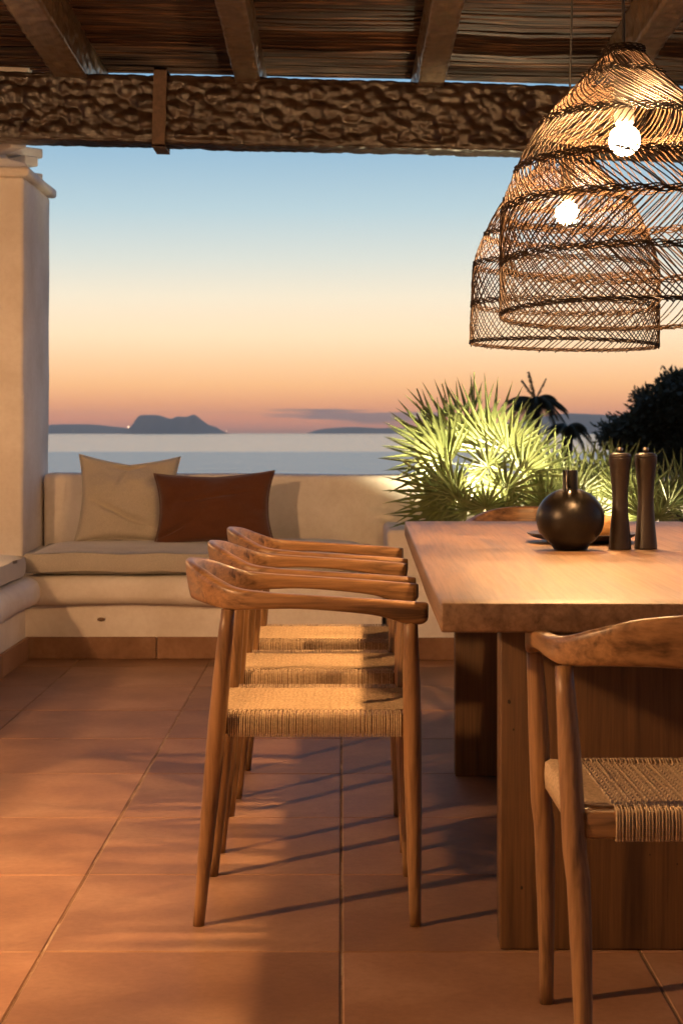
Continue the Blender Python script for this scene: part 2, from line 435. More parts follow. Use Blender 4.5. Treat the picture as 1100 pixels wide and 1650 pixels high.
# reed mats
def reed_mat(y0, y1, x0, x1, seed, lab):
    r = random.Random(seed); mb = MB(); y = y0
    while y < y1:
        for lay in range(3):
            yy = y+r.uniform(-.01, .01)+lay*.004; sl = r.uniform(-.022, .022)+.012*math.sin(y*3.3+seed)
            rad = r.uniform(.0045, .0085); ph = r.uniform(0, 9); dz = lay*.012+r.uniform(-.006, .006)
            pts = []
            k = int((x1-x0)/.42)
            a, b = x0+r.uniform(-.05, .05), x1+r.uniform(-.05, .05)
            for q in range(k+1):
                X = a+(b-a)*q/k
                sag = -.02*abs(math.sin((X-1.208)*PI/.8))*(.5+.5*math.sin(y*5+seed))
                Y = yy+sl*(X-(x0+x1)/2)+.012*math.sin(X*2.3+ph)
                pts.append((X, min(Y, 8.26), raf_z(yy)+.205+roll(X)+dz+sag+.004*math.sin(X*4+ph)))
            mb.tube(pts, rad, 4, False)
        y += .0125
    o = mb.build('reed_mat', m_reed); tag(o, lab, 'reed mat', kind='stuff'); return o
reed_mat(-.9, 3.2, -2.4, 2.6, 1, 'brown reed matting over the near half of the pergola')
reed_mat(3.2, 8.2, -2.4, 2.6, 2, 'brown reed matting laid over the rafters behind the lamps')
# ragged hanging reeds along the far edge and added slab above to stop sky leaks
th = MB(); th.add([(-2.4, -.95, raf_z(-.95)+.262+roll(-2.4)), (2.6, -.95, raf_z(-.95)+.262+roll(2.6)), (2.6, 8.12, raf_z(8.12)+.262+roll(2.6)), (-2.4, 8.12, raf_z(8.12)+.262+roll(-2.4)),
                   (-2.4, -.95, raf_z(-.95)+.30+roll(-2.4)), (2.6, -.95, raf_z(-.95)+.30+roll(2.6)), (2.6, 8.12, raf_z(8.12)+.30+roll(2.6)), (-2.4, 8.12, raf_z(8.12)+.30+roll(-2.4))],
                  [(0, 3, 2, 1), (4, 5, 6, 7), (0, 1, 5, 4), (2, 3, 7, 6), (0, 4, 7, 3), (1, 2, 6, 5)])
tag(th.build('sky_block_slab', m_reed, None, False), 'added brown slab on top of the reed matting, keeps the sky from leaking through', 'roof')  # opaque slab added over the mats, unseen, keeps sky light out

# ------------------------------------------------------------------ wicker pendant lamps
prof = [(.046, .575), (.088, .525), (.186, .419), (.240, .316), (.269, .228), (.273, .112), (.275, .0)]
pp = cr(prof, 10)
def shade_r(t):   # t in 0..6
    t = max(0, min(5.9999, t)); i = t*10; k = int(i); f = i-k; a, b = pp[k], pp[min(k+1, len(pp)-1)]
    return a[0]+(b[0]-a[0])*f, a[1]+(b[1]-a[1])*f
def make_lamp(loc, label, tilt):
    lp = empty('pendant_lamp', loc, label, 'pendant lamp', 'wicker pendant lamps over the table')
    r = random.Random(3)
    zones = [(0, 1, 44, .55), (1, 2, 74, 1.0), (2, 3, 92, -.33), (3, 4, 96, .40), (4, 5, 100, -.44), (5, 6, 100, .42), ]
    mb = MB()
    for (a, b, n, sh) in zones:
        for k in range(n):
            th0 = 2*PI*(k+r.uniform(-.16, .16))/n; pts = []; s0 = r.uniform(-.02, .02)
            m = 9 if a < 2 else 6
            e = .05
            for q in range(m+1):
                f = -e+(1+2*e)*q/m; rr, zz = shade_r(a+f*(b-a)); rr += .0018*math.sin(k*2.1+q)
                an = th0+(sh+s0)*f
                pts.append((rr*math.cos(an), rr*math.sin(an), zz if not (b == 6 and q == m) else -.008*r.random()-.002))
            mb.tube(pts, r.uniform(.0014, .0019), 4, False)
    sh_o = mb.build('wicker_shade', m_rattan, lp); sh_o['kind'] = 'stuff'
    for kk in range(7):
        rr0, zz0 = shade_r(kk); bd = MB(); nn = 150
        for w in range(4 if kk else 6):
            pts = []
            for q in range(nn+1):
                an = 2*PI*q/nn; ph = w*PI/2; am = 0 if kk == 0 else 1
                dz = (w-1.5)*.0042+am*.0022*math.sin(an*(36 if kk > 1 else 18)+ph)
                dr = (.0032 if 0 < kk < 6 else .0016)*math.cos(an*(36 if kk > 1 else 18)+ph)
                if kk == 6: dz = (w-1.5)*.0026+.0012*math.sin(an*60+ph)
                pts.append(((rr0+dr)*math.cos(an), (rr0+dr)*math.sin(an), zz0+dz))
            bd.tube(pts, .0018 if kk < 6 else .0015, 4, False)
        bd.build('woven_band', m_rattan, lp)
    cd = MB(); zt = raf_z(loc[1])+.21+roll(loc[0])-loc[2]
    cd.tube([(0, 0, .55), (0, .001, 1.0), (0, 0, zt)], .0035, 6); cd.build('cord', m_black, lp)
    so = MB(); so.lathe([(.004, .60), (.018, .595), (.021, .55), (.022, .425), (.017, .418)], 16); so.build('socket', m_black, lp)
    cp = MB(); cp.lathe([(.012, .592), (.030, .590), (.047, .578), (.048, .572), (.030, .576)], 24, cap=False); cp.build('top_ring', m_rattan, lp)
    bu = MB(); R0 = .034; bp = [(.014, .452)]
    for q in range(14):
        a = R(148)*(1-q/13.0) if q else R(148)
        bp.append((R0*math.sin(a)+.0001, .378+.0-R0*math.cos(R(180)-a) if False else .378-R0*math.cos(PI-a)*-1*-1))
    bp = [(.014, .452), (.015, .432)]+[(max(.0004, R0*math.sin(a)), .385+R0*math.cos(a)) for a in [R(20+160*q/14) for q in range(15)]]
    bu.lathe(bp, 24); bu.build('bulb', m_bulb, lp)
    lp.rotation_euler = tilt
    return lp
LZ = 1.309
l1 = make_lamp((.622, 3.75, LZ), 'nearer wicker dome pendant lamp with glowing bulb, cut by the right edge', (R(-3.2), 0, 0))
l2 = dup(l1); l2.location = (.652, 5.03, LZ); l2.rotation_euler = (0, R(1.5), R(17))
l2['label'] = 'farther wicker dome pendant lamp, partly hidden behind the nearer lamp'

# ------------------------------------------------------------------ table
tb = empty('dining_table', (.66, 4.40, 0), 'long thick wooden dining table with slab legs under the wicker lamps', 'table', None, -math.atan(.0145))
def tb_inv(q):
    a = math.atan(.0145); d = Vector(q)-Vector((.66, 4.40, 0)); return Vector((d.x*math.cos(a)-d.y*math.sin(a), d.x*math.sin(a)+d.y*math.cos(a), d.z))
def top_slab():
    nx, ny = 24, 60; w, l, z0, z1 = .935, 2.79, .698, .750
    o = bbox('tabletop', (w, l, z1-z0), m_top, tb, (0, 0, z0), .005, 2, .09, .0)
    for v in o.data.vertices:
        if abs(v.co.x) > w/2-.012: v.co.x += .003*noise.noise(Vector((v.co.x*3, v.co.y*1.4, 4)))
    return o
top_slab()
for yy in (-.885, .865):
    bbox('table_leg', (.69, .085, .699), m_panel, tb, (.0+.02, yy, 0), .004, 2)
for (px, py, sz) in ((820, 1131, .011), (827, 1176, .006), (840, 1431, .009), (1046, 1377, .005), (1090, 1392, .005)):
    kb = MB(); kb.lathe([(1.5, -.1), (1.0, .0), (.55, .12), (.02, .16)], 14)
    k_ = kb.build('knot', m_soil, tb); q = P(px, py, 3.474); v_ = tb_inv(q); k_.location = (v_.x, -.885-.0425+.0004, v_.z); k_.rotation_euler = (R(90), 0, 0); k_.scale = (sz*.8, sz*1.1, .003)
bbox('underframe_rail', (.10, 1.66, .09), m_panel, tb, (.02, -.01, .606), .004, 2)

# ------------------------------------------------------------------ chairs
def make_chair():
    c = empty('dining_chair', (0, 0, 0), 'x', 'chair', 'dining chairs with woven seats')
    for fx, tx, top in ((-.232, -.168, .675), (.229, .218, .660)):
        for sgn in (-1, 1):
            pts = []; rr = []
            for q in range(15):
                f = q/14; z = top*f
                rr.append(cr([(.0125,), (.0155,), (.0182,), (.0195,), (.0180,), (.0142,)], 4)[min(20, int(f*20))][0])
                pts.append((fx+(tx-fx)*f, sgn*(.205+.020*f*f+(.004 if f > .5 else 0)), z))
            mb = MB(); mb.tube(pts, rr, 14); lg = mb.build('leg', m_leg, c)
            g = MB(); g.lathe([(.010, -.001), (.0115, .003), (.0115, .004)], 10, (fx, sgn*.205, 0)); g.build('glide', m_black, lg)
    half = [(.252, .222, .6895, .034, .026), (.240, .2245, .691, .046, .036), (.20, .228, .694, .046, .038), (.136, .231, .699, .034, .034), (.0, .236, .7075, .030, .033),
            (-.09, .233, .7135, .036, .034), (-.155, .217, .722, .048, .035), (-.203, .172, .741, .062, .034), (-.236, .115, .758, .076, .028),
            (-.257, .05, .766, .085, .024), (-.261, 0, .767, .087, .023)]
    full = half+[(a, -b, z, h, t) for a, b, z, h, t in reversed(half[:-1])]
    pts = cr(full, 6); vs = []; K = 16
    for i, (X, Y, z, h, t) in enumerate(pts):
        a = pts[max(i-1, 0)]; b = pts[min(i+1, len(pts)-1)]
        T = Vector((b[0]-a[0], b[1]-a[1], 0)).normalized(); Nn = Vector((-T.y, T.x, 0))
        back = max(0, min(1, (-X-.12)/.13))   # crest leans back
        for k in range(K):
            th = 2*PI*(k+.5)/K; cc, ss = math.cos(th), math.sin(th)
            e = .42
            u = math.copysign(abs(cc)**e, cc)*t/2; v = math.copysign(abs(ss)**e, ss)*h/2
            outw = Vector((X, Y*.4, 0)).normalized()*(v)*.16*back*(1)
            vs.append(Vector((X, Y, z-h/2))+Nn*u+Vector((0, 0, v))+outw)
    n = len(pts)
    fs = [(i*K+k, (i+1)*K+k, (i+1)*K+(k+1) % K, i*K+(k+1) % K) for i in range(n-1) for k in range(K)]
    fs += [tuple(range(K)), tuple((n-1)*K+k for k in range(K-1, -1, -1))]
    mb = MB(); mb.add(vs, fs); o = mb.build('arm_and_back_rail', m_arm, c); o.data.materials.append(m_crest)
    for p_ in o.data.polygons:
        if abs(p_.center.y)-.35*(p_.center.x+.155) < .185 and p_.center.x < -.10: p_.material_index = 1
    try: o.data.set_sharp_from_angle(angle=R(42))
    except Exception: pass
    ZT = .452
    for X in (-.192, .222):
        bbox('seat_rail', (.026, .40, .044), m_crest, c, (X, 0, ZT-.048), .006, 2)
    for sgn in (-1, 1):
        bbox('side_rail', (.40, .024, .040), m_arm, c, (.015, sgn*.195, ZT-.044), .006, 2)
    mb = MB(); r = random.Random(5); nC = 76; x0, x1 = -.168, .198
    for k in range(nC):
        X = x0+(x1-x0)*k/(nC-1)+r.uniform(-.0006, .0006)
        pth = [(X, -.188, ZT-.050), (X, -.2105, ZT-.048), (X, -.2115, ZT-.024), (X, -.210, ZT-.003), (X, -.202, ZT+.002)]
        for q in range(1, 12):
            f = q/12; Y = -.2+.4*f; pth.append((X+.0012*math.sin(f*24+k*PI), Y, ZT+.001-.008*math.sin(PI*f)+.0012*math.cos(q*PI+k*PI)))
        pth += [(X, .202, ZT+.002), (X, .210, ZT-.003), (X, .2115, ZT-.024), (X, .2105, ZT-.048), (X, .188, ZT-.050)]
        mb.tube(pth, .0019, 5, False)
    o = mb.build('woven_cord', m_cord, c); o['kind'] = 'stuff'
    mb = MB()
    for k in range(58):
        Y = -.150+.300*k/57+(.0012 if k % 3 else 0)
        g = .0 if abs(Y) < .14 else .0
        pth = [(-.190, Y, ZT-.052), (-.207, Y, ZT-.050), (-.208, Y, ZT-.02), (-.206, Y, ZT-.003), (-.194, Y, ZT-.001)]
        for q in range(nC//2):
            X = x0+(x1-x0)*(q+.5)/(nC/2)
            pth.append((X, Y+.0026*(1 if (q % 2) else -1), ZT+.0022-.0085*math.sin(PI*(Y+.2)/.4)+.0018*(1 if (q+k) % 2 else -1)))
        pth += [(.222, Y, ZT-.001), (.236, Y, ZT-.003), (.238, Y, ZT-.02), (.236, Y, ZT-.050), (.22, Y, ZT-.052)]
        mb.tube(pth, .0018, 4, False)
    o = mb.build('woven_cord', m_cord, c); o['kind'] = 'stuff'
    return c
c1 = make_chair()
places = [(-.072, 3.852, 0, 'nearest of the three wooden armchairs in a row along the left side of the table'),
          (-.072, 4.487, 0.4, 'middle of the three wooden armchairs in a row along the left side of the table'),
          (-.064, 5.122, -.5, 'farthest of the three wooden armchairs in a row along the left side of the table'),
          (.584, 2.925, 90.6, 'wooden armchair seen from behind at the near table end, cut by right edge'),
          (.70, 6.30, -90.5, 'wooden armchair at the far table end, only its back showing above the tabletop')]
for i, (X, Y, a, lab) in enumerate(places):
    o = c1 if i == 0 else dup(c1)
    o.location = (X, Y, 0); o.rotation_euler = (0, 0, R(a)); o['label'] = lab

# ------------------------------------------------------------------ things on the table
TZ = .751
def at_table(px, py): d = .299*F/(py-697); return ((px-550)/F*d, d, TZ)
vz = empty('vase', at_table(918, 886), 'round dark bronze vase with a short split neck on the table', 'vase')
mb = MB(); prf = [(.034, 0), (.042, .002)]
for q in range(1, 20):
    a = -PI/2+R(28)+(PI-R(28)-R(9))*q/19; prf.append((.0865*math.cos(a), .0785+.0785*math.sin(a)+.001))
mb.lathe(prf, 56); mb.build('body', m_vase, vz)
mb = MB(); n = 40; ro, ri = .0185, .0150; vs = []; z0, z1 = .148, .203
gap = R(20)
for (rr, z) in ((ro, z0), (ro, z1-.002), (ro-.001, z1), (ri+.001, z1), (ri, z1-.002), (ri, z0)):
    for k in range(n+1):
        a = -PI/2-R(14)+gap/2+(2*PI-gap)*k/n; vs.append((rr*math.cos(a), rr*math.sin(a), z))
fs = [(i*(n+1)+k, i*(n+1)+k+1, (i+1)*(n+1)+k+1, (i+1)*(n+1)+k) for i in range(5) for k in range(n)]
mb.add(vs, fs); mb.build('neck', m_vase, vz)
# pointed lip folding from the neck down over the shoulder
mb = MB(); ring = []
for (z, w, dy) in ((.203, .009, -.0185), (.17, .010, -.021), (.150, .0105, -.030), (.135, .008, -.047), (.120, .004, -.063), (.108, .0006, -.072)):
    ring.append([(-.012-w, dy+.004, z), (-.012, dy-.006, z), (-.012+w*.35, dy-.001, z), (-.012, dy+.006, z)])
vs = [v for r_ in ring for v in r_]; fs = [(i*4+k, i*4+(k+1) % 4, (i+1)*4+(k+1) % 4, (i+1)*4+k) for i in range(5) for k in range(4)]+[(3, 2, 1, 0)]
mb.add(vs, fs); mb.build('neck_lip', m_vase, vz)
def make_grinder(loc, lab):
    g = empty('pepper_mill', loc, lab, 'pepper mill', 'dark wooden mills on the table')
    pr = cr([(.0290, 0), (.0292, .006), (.0272, .030), (.0225, .080), (.0200, .125), (.0215, .165), (.0258, .205), (.0282, .226), (.0285, .234)], 5)
    mb = MB(); mb.lathe(pr, 40); mb.build('body', m_grinder, g)
    mb = MB(); mb.lathe(cr([(.0285, .2345), (.0283, .240), (.022, .2455), (.008, .2475), (.002, .2478)], 4), 40); mb.build('head', m_grinder, g)
    mb = MB(); mb.lathe([(.0035, .246), (.0035, .250), (.0075, .251), (.0078, .258), (.005, .2605), (.001, .261)], 16); mb.build('knob', m_metal, g)
    return g
g1 = make_grinder(at_table(998, 885), 'left of the two tall dark wooden mills, next to the round vase')
g2 = dup(g1); g2.location = at_table(1039.5, 884); g2['label'] = 'right of the two tall dark wooden mills, farther from the round vase'
pl = at_table(938, 873)
mb = MB(); mb.lathe([(.05, 0), (.085, .001), (.135, .014), (.150, .022), (.152, .025), (.148, .026), (.132, .019), (.08, .007), (.002, .006)], 56)
tag(mb.build('plate', m_plate, None, True, pl), 'wide dark stoneware plate on the table behind the vase', 'plate')
for i, (dx, dy, s, lab) in enumerate(((.066, -.028, (.048, .042, .034), 'golden bread roll on the dark plate, right of the vase'), (-.072, .01, (.05, .045, .028), 'golden bread roll on the dark plate, left behind the vase'), (.01, .04, (.055, .04, .036), 'golden bread roll on the plate, hidden behind the vase'))):
    bm = bmesh.new(); bmesh.ops.create_icosphere(bm, subdivisions=4, radius=1)
    for v in bm.verts:
        k = 1+.10*noise.noise(v.co*1.7+Vector((i*3, 0, 0)))+.03*noise.noise(v.co*6)
        v.co = Vector((v.co.x*s[0]*k, v.co.y*s[1]*k, v.co.z*s[2]*k))
    me = bpy.data.meshes.new('bread_roll'); bm.to_mesh(me); bm.free(); me.materials.append(m_bread)
    for p in me.polygons: p.use_smooth = True
    tag(link('bread_roll', me, None, (pl[0]+dx, pl[1]+dy, TZ+.008+s[2]*.92)), lab, 'bread roll', 'bread rolls on the plate')

# ------------------------------------------------------------------ cushions and pillows
def pad(name, w, d, h, mat, loc, lab, seed, rz=0, puff=.02):
    bm = bmesh.new(); n1, n2 = 48, 20
    bmesh.ops.create_cube(bm, size=1)
    bmesh.ops.subdivide_edges(bm, edges=bm.edges[:], cuts=17, use_grid_fill=True)
    for v in bm.verts:
        x, y, z = v.co*2
        if abs(z) > .999 and (abs(x) > .999 or abs(y) > .999): z *= .62
        if abs(x) > .999 and abs(y) > .999: x *= .985; y *= .96
        ex, ey = 1-abs(x)**6, 1-abs(y)**6
        k = (ex*ey)
        X = x*w/2; Y = y*d/2; Z = z*h/2*(.80+.20*min(1, k*1.1+.0))
        r_ = 1-.035*abs(z)**2
        X *= 1-(.012*z*z); Y *= 1-(.03*z*z)
        if z > 0: Z += puff*k*z*(.6+.4*noise.noise(Vector((X*2, Y*2, seed))))
        q = Vector((X, Y, Z)); q += Vector((0, 0, 1))*.008*noise.noise(q*5+Vector((seed, 0, 0)))
        q.x += .006*noise.noise(q*7+Vector((0, seed, 0))); q.y += .008*noise.noise(q*5+Vector((0, seed, 3)))
        v.co = q
    me = bpy.data.meshes.new(name); bm.to_mesh(me); bm.free(); me.materials.append(mat)
    for p in me.polygons: p.use_smooth = True
    o = link(name, me, None, loc); o.rotation_euler = (0, 0, rz); return tag(o, lab, 'seat cushion', 'bench seat cushions')
pad('seat_cushion', 1.62, .72, .125, m_seatfab, (-.66, 8.245, .450), 'long greige seat cushion on the bench along the parapet, under the pillows', 2)
pad('seat_cushion', .66, 2.3, .120, m_seatfab, (-1.765, 6.74, .442), 'greige seat cushion on the left arm of the bench, mostly outside the photo', 5)
def pillow(name, w, h, t, mat, loc, rot, lab, seed, crease, slump=0):
    bm = bmesh.new(); n = 44; vs = {}
    for s in (1, -1):
        for i in range(n+1):
            for j in range(n+1):
                u, v = -1+2*i/n, -1+2*j/n
                if s < 0 and (i in (0, n) or j in (0, n)): vs[(s, i, j)] = vs[(1, i, j)]; continue
                e = ((1-u*u)*(1-v*v)); k = max(0, e)**.42
                # corners stick out, edges draw in
                X = u*w/2*(1-.12*(1-abs(v)**2)); Z = v*h/2*(1-.075*(1-abs(u)**2.6))
                Y = -s*t/2*k*(1-.15*v)
                p = Vector((X, Y, Z))
                wr = noise.fractal(Vector((X*3.5+seed, Z*4, s)), 1, 2, 4)*.030*min(1, e*3)
                cr_ = 0
                for (cu, cv, ca, cw, cd) in crease:
                    dx, dy = u-cu, v-cv; a = dx*math.cos(ca)+dy*math.sin(ca); b = -dx*math.sin(ca)+dy*math.cos(ca)
                    cr_ += cd*1.9*math.exp(-(a/cw)**2-(b/.055)**2)
                p.y -= s*(wr-cr_) ; p.z -= slump*max(0, v+.2)**2*max(0, 1-abs(u))*.5
                # bottom squashes on seat
                if v < -.6: p.z += (-.6-v)*h*.06*(1-abs(u)**3)
                vs[(s, i, j)] = bm.verts.new(p)
    for s in (1, -1):
        for i in range(n):
            for j in range(n):
                q = [vs[(s, i, j)], vs[(s, i+1, j)], vs[(s, i+1, j+1)], vs[(s, i, j+1)]]
                if s < 0: q.reverse()
                try: bm.faces.new(q)
                except ValueError: pass
    me = bpy.data.meshes.new(name); bm.to_mesh(me); bm.free(); me.materials.append(mat)
    for p in me.polygons: p.use_smooth = True
    o = link(name, me, None, loc); o.rotation_euler = rot
    # piped seam
    sm = MB(); pts = []
    for q in range(4*24+1):
        f = q % 96; sd, g = divmod(f, 24); g = -1+2*g/24
        u, v = [(g, -1), (1, g), (-g, 1), (-1, -g)][sd]
        X = u*w/2*(1-.12*(1-abs(v)**2)); Z = v*h/2*(1-.075*(1-abs(u)**2.6)); Z -= slump*max(0, v+.2)**2*max(0, 1-abs(u))*.5
        if v < -.6: Z += (-.6-v)*h*.06*(1-abs(u)**3)
        pts.append((X, 0, Z))
    sm.tube(pts, .0035, 5, False); sm.build('seam', mat, o)
    return tag(o, lab, 'pillow', 'pillows on the bench')
pz = .515
pillow('throw_pillow', .50, .46, .17, m_beige, (P(206, 0, 8.42).x, 8.42, pz+.205), (R(-20), R(1.5), R(3)), 'square beige linen pillow standing on the bench, partly behind the rust one', 1.3,
       [(-.25, -.35, -.5, .45, .022), (.2, -.55, -.35, .4, .016), (.02, .82, .1, .25, .02), (-.1, .5, 1.2, .3, .008)], .05)
pillow('throw_pillow', .59, .37, .16, m_rust, (P(345, 0, 8.27).x, 8.27, pz+.165), (R(-16), R(-1.5), R(-2)), 'rectangular rust brown pillow leaning on the bench', 4.1,
       [(-.7, -.6, .6, .3, .014), (.1, .3, .2, .5, .008)], .02)

# ------------------------------------------------------------------ fan palms
def fan_mesh(seed, n=26, length=.34, spread=R(230), droop=.10, width=.0115, mat=m_fan):
    r = random.Random(seed); mb = MB()
    for k in range(n):
        f = (k+.5)/n-.5; a = f*spread+r.uniform(-.03, .03); Lb = length*(1-.35*abs(f*2)**2)*r.uniform(.88, 1.05)
        pl_ = r.uniform(-.10, .10); dr = droop*r.uniform(.4, 1.8)
        d = Vector((math.sin(a), 0, math.cos(a))); side = Vector((math.cos(a), 0, -math.sin(a)))
        S_ = 6; vs = []
        for q in range(S_+1):
            g = q/S_; w = width*(.25+1.9*g*(1-g)*1.6 if g < .5 else .25+1.52*(1-g)*2*.5+.0)*1.0
            w = width*(.35+.65*min(1, g*3.2))*(1-max(0, (g-.35)/.65)**1.6)+.0004
            c = d*(Lb*g)+Vector((0, pl_*Lb*g-dr*Lb*g*g, 0))
            vs += [c-side*w+Vector((0, w*.55, 0)), c, c+side*w+Vector((0, w*.55, 0))]
        fs = []
        for q in range(S_):
            b = q*3; fs += [(b, b+1, b+4, b+3), (b+1, b+2, b+5, b+4)]
        mb.add(vs, fs)
    me = bpy.data.meshes.new('frond'); me.from_pydata(mb.v, [], mb.f); me.materials.append(mat)
    return me
FM = [fan_mesh(s, n, l, R(sp_), .012) for s, n, l, sp_ in ((1, 20, .42, 190), (2, 19, .37, 205), (3, 19, .27, 300), (4, 20, .39, 195))]
FD = [fan_mesh(9, 14, .24, R(120), .5, .009, m_dry)]
def frond(palm, base, hub, axis, normal, me, sc=1.0):
    """base/hub are palm-local; axis = direction the fan points, normal = upper side"""
    ax = Vector(axis).normalized(); nn = Vector(normal); nn = (nn-ax*nn.dot(ax)).normalized(); xx = nn.cross(ax)
    o = link('frond', me, palm); o.matrix_local = Matrix(((xx.x, nn.x, ax.x, hub[0]), (xx.y, nn.y, ax.y, hub[1]), (xx.z, nn.z, ax.z, hub[2]), (0, 0, 0, 1)))
    o.scale = (sc, sc, sc)
    mid = (Vector(base)+Vector(hub))/2+Vector((0, 0, .03)); mb = MB()
    inv = o.matrix_local.inverted()
    mb.tube([inv @ Vector(base), inv @ mid, inv @ Vector(hub), Vector((0, 0, .012))], [.0058, .0045, .0036, .003], 6)
    mb.build('petiole', m_fan, o)
def fan_palm(loc, label, specs, extra, seed, xs=1.0, up=0):
    p = empty('fan_palm', loc, label, 'palm', 'fan palms in the planter'); L0 = Vector(loc); r = random.Random(seed)
    st = MB(); st.tube([(0, 0, -.14), (.01, 0, -.05), (0, 0, .06)], [.05, .06, .035], 10); st.build('trunk', m_trunk, p)
    for (px, py, d, ang, sc, k, tilt) in specs:   # hub pixel, depth, angle of the fan axis (0 = up, + = right)
        hub = P(px, py, d)-L0; a = R(ang); ax = (math.sin(a), tilt, math.cos(a))
        frond(p, (r.uniform(-.03, .03), r.uniform(-.03, .03), .03), hub, ax, (r.uniform(-.35, .35), -1, r.uniform(-.25, .35)), FM[k], sc)
    for q in range(extra):
        th = r.uniform(0, 2*PI); ph = R(r.uniform(5, 88)); ln = r.uniform(.16, .34)
        dv = Vector((math.cos(th)*math.sin(ph)*xs, math.sin(th)*math.sin(ph)*.6, math.cos(ph)+up))
        dv.normalize(); hub = dv*ln
        if L0.y+hub.y+.30*dv.y > 8.95+.6 : continue
        ax = (dv+Vector((0, 0, -.15)))
        frond(p, (r.uniform(-.03, .03), r.uniform(-.03, .03), .02), hub, ax, (r.uniform(-.5, .5), -.7+r.uniform(-.4, .3), .8), r.choice(FM), r.uniform(.7, .95))
    return p
B1 = P(778, 835, 8.32)
fp = fan_palm(B1, 'large fan palm lit from below at the left end of the planter, behind the table', [
    (790, 728, 8.30, 2, .90, 0, 0), (742, 722, 8.35, -34, .92, 0, .05), (818, 730, 8.22, 28, .72, 3, -.1), (722, 748, 8.25, -62, .92, 3, -.05),
    (730, 785, 8.02, -40, .70, 2, -.25), (722, 792, 8.10, -88, .85, 1, -.1), (728, 815, 8.08, -108, .85, 1, -.1), (786, 752, 8.05, -4, .70, 2, -.25),
    (838, 765, 8.15, 58, .75, 1, -.1), (846, 748, 8.40, 44, .66, 3, .1), (815, 790, 8.02, 62, .75, 2, -.25), (715, 728, 8.45, -52, .9, 1, .1),
    (728, 835, 8.12, -100, .75, 3, -.1), (765, 715, 8.5, -14, .92, 1, .1), (752, 822, 7.98, -25, .6, 2, -.3), (782, 818, 7.96, 8, .62, 2, -.25), (812, 825, 8.0, 40, .6, 2, -.3), (735, 800, 7.99, -5, .6, 2, -.3)], 2, 4)
B2 = P(960, 842, 8.38)
fan_palm(B2, 'smaller fan palm with upright narrow fans, behind the vase and mills', [
    (925, 800, 8.3, -18, .72, 1, 0), (965, 798, 8.35, 8, .72, 3, 0), (900, 800, 8.2, -50, .75, 2, -.2), (1000, 800, 8.3, 30, .8, 1, 0),
    (945, 775, 8.45, -3, .8, 2, .1), (890, 775, 8.3, -30, .75, 1, 0), (985, 770, 8.5, 20, .8, 2, .2), (930, 815, 8.1, -75, .7, 2, -.3), (1010, 815, 8.2, 38, .7, 1, 0), (880, 815, 8.12, -62, .7, 1, 0), (955, 830, 8.05, 10, .55, 2, -.3)], 0, 8, .8, 0)
B3 = P(1085, 842, 8.36)
fan_palm(B3, 'fan palm at the right end of the planter, by the right edge of the photo', [
    (1060, 815, 8.3, -15, .75, 1, 0), (1095, 812, 8.35, 6, .75, 3, 0), (1045, 810, 8.2, -48, .75, 2, -.2), (1120, 820, 8.3, 30, .75, 0, 0), (1075, 815, 8.1, -2, .6, 2, -.4), (1035, 832, 8.1, -60, .7, 1, 0), (1060, 835, 8.02, 10, .55, 2, -.3)], 0, 12, .8, 0)

# ------------------------------------------------------------------ lamps that are not pendants
def point(name, parent, loc, e, c, r):
    l = bpy.data.lights.new(name, 'POINT'); l.energy = e; l.color = c; l.shadow_soft_size = r
    o = bpy.data.objects.new(name, l); COL.objects.link(o); o.parent = parent; o.location = loc; return o
def spot(name, parent, loc, target, e, c, r, ang, blend):
    l = bpy.data.lights.new(name, 'SPOT'); l.energy = e; l.color = c; l.shadow_soft_size = r; l.spot_size = ang; l.spot_blend = blend
    o = bpy.data.objects.new(name, l); COL.objects.link(o); o.parent = parent; o.location = loc
    d = Vector(target)-(Vector(loc)+(parent.location if parent else Vector()))
    o.rotation_euler = d.to_track_quat('-Z', 'Y').to_euler(); return o
UL = P(768, 846, 8.06)
ul = empty('garden_uplight', UL, 'small garden spotlight in the planter shining up into the large fan palm', 'garden light')
mb = MB(); mb.lathe([(.004, -.12), (.006, -.05), (.022, -.045), (.026, -.01), (.024, -.004), (.020, -.016)], 16, cap=False); mb.build('housing', m_brass, ul)
mb = MB(); mb.lathe([(.001, -.017), (.019, -.016), (.0195, -.014), (.001, -.012)], 16); mb.build('lens', emit('lit_lens', (1, .82, .45), 60), ul)
spot('uplight_lamp', ul, (0, 0, .0), P(775, 700, 8.28), 240, (1, .84, .50), .012, R(128), .7)

ul2 = empty('garden_uplight', P(985, 852, 8.10), 'small garden spotlight hidden behind the mills, shining up into the smaller fan palms', 'garden light')
mb = MB(); mb.lathe([(.004, -.12), (.006, -.05), (.022, -.045), (.026, -.01), (.024, -.004), (.020, -.016)], 16, cap=False); mb.build('housing', m_brass, ul2)
spot('uplight_lamp', ul2, (0, 0, .0), P(990, 700, 8.40), 42, (1, .84, .50), .012, R(165), .6)
wl = empty('wall_lantern', (-2.37, 7.25, 1.42), 'small brass wall lantern on the side wall left of the bench', 'lantern')
mb = MB(); mb.lathe([(.05, .10), (.052, .105), (.02, .135), (.004, .14)], 20); mb.build('hood', m_brass, wl)
mb = MB(); mb.tube([(-.09, 0, .12), (-.05, 0, .15), (0, 0, .138)], .006, 8); mb.build('bracket', m_brass, wl)
mb = MB(); mb.lathe([(.075, .0), (.077, .0), (.052, .102), (.05, .10)], 24, cap=False); mb.build('shade', m_brass, wl)
mb = MB(); mb.lathe([(.002, .03), (.02, .035), (.024, .06), (.012, .09)], 20); mb.build('lit_globe', emit('lit_globe', (1, .58, .26), 60), wl)
spot('lantern_lamp', wl, (0, 0, .0), (-1.75, 6.3, 0), 55, (1, .55, .24), .09, R(125), .6)

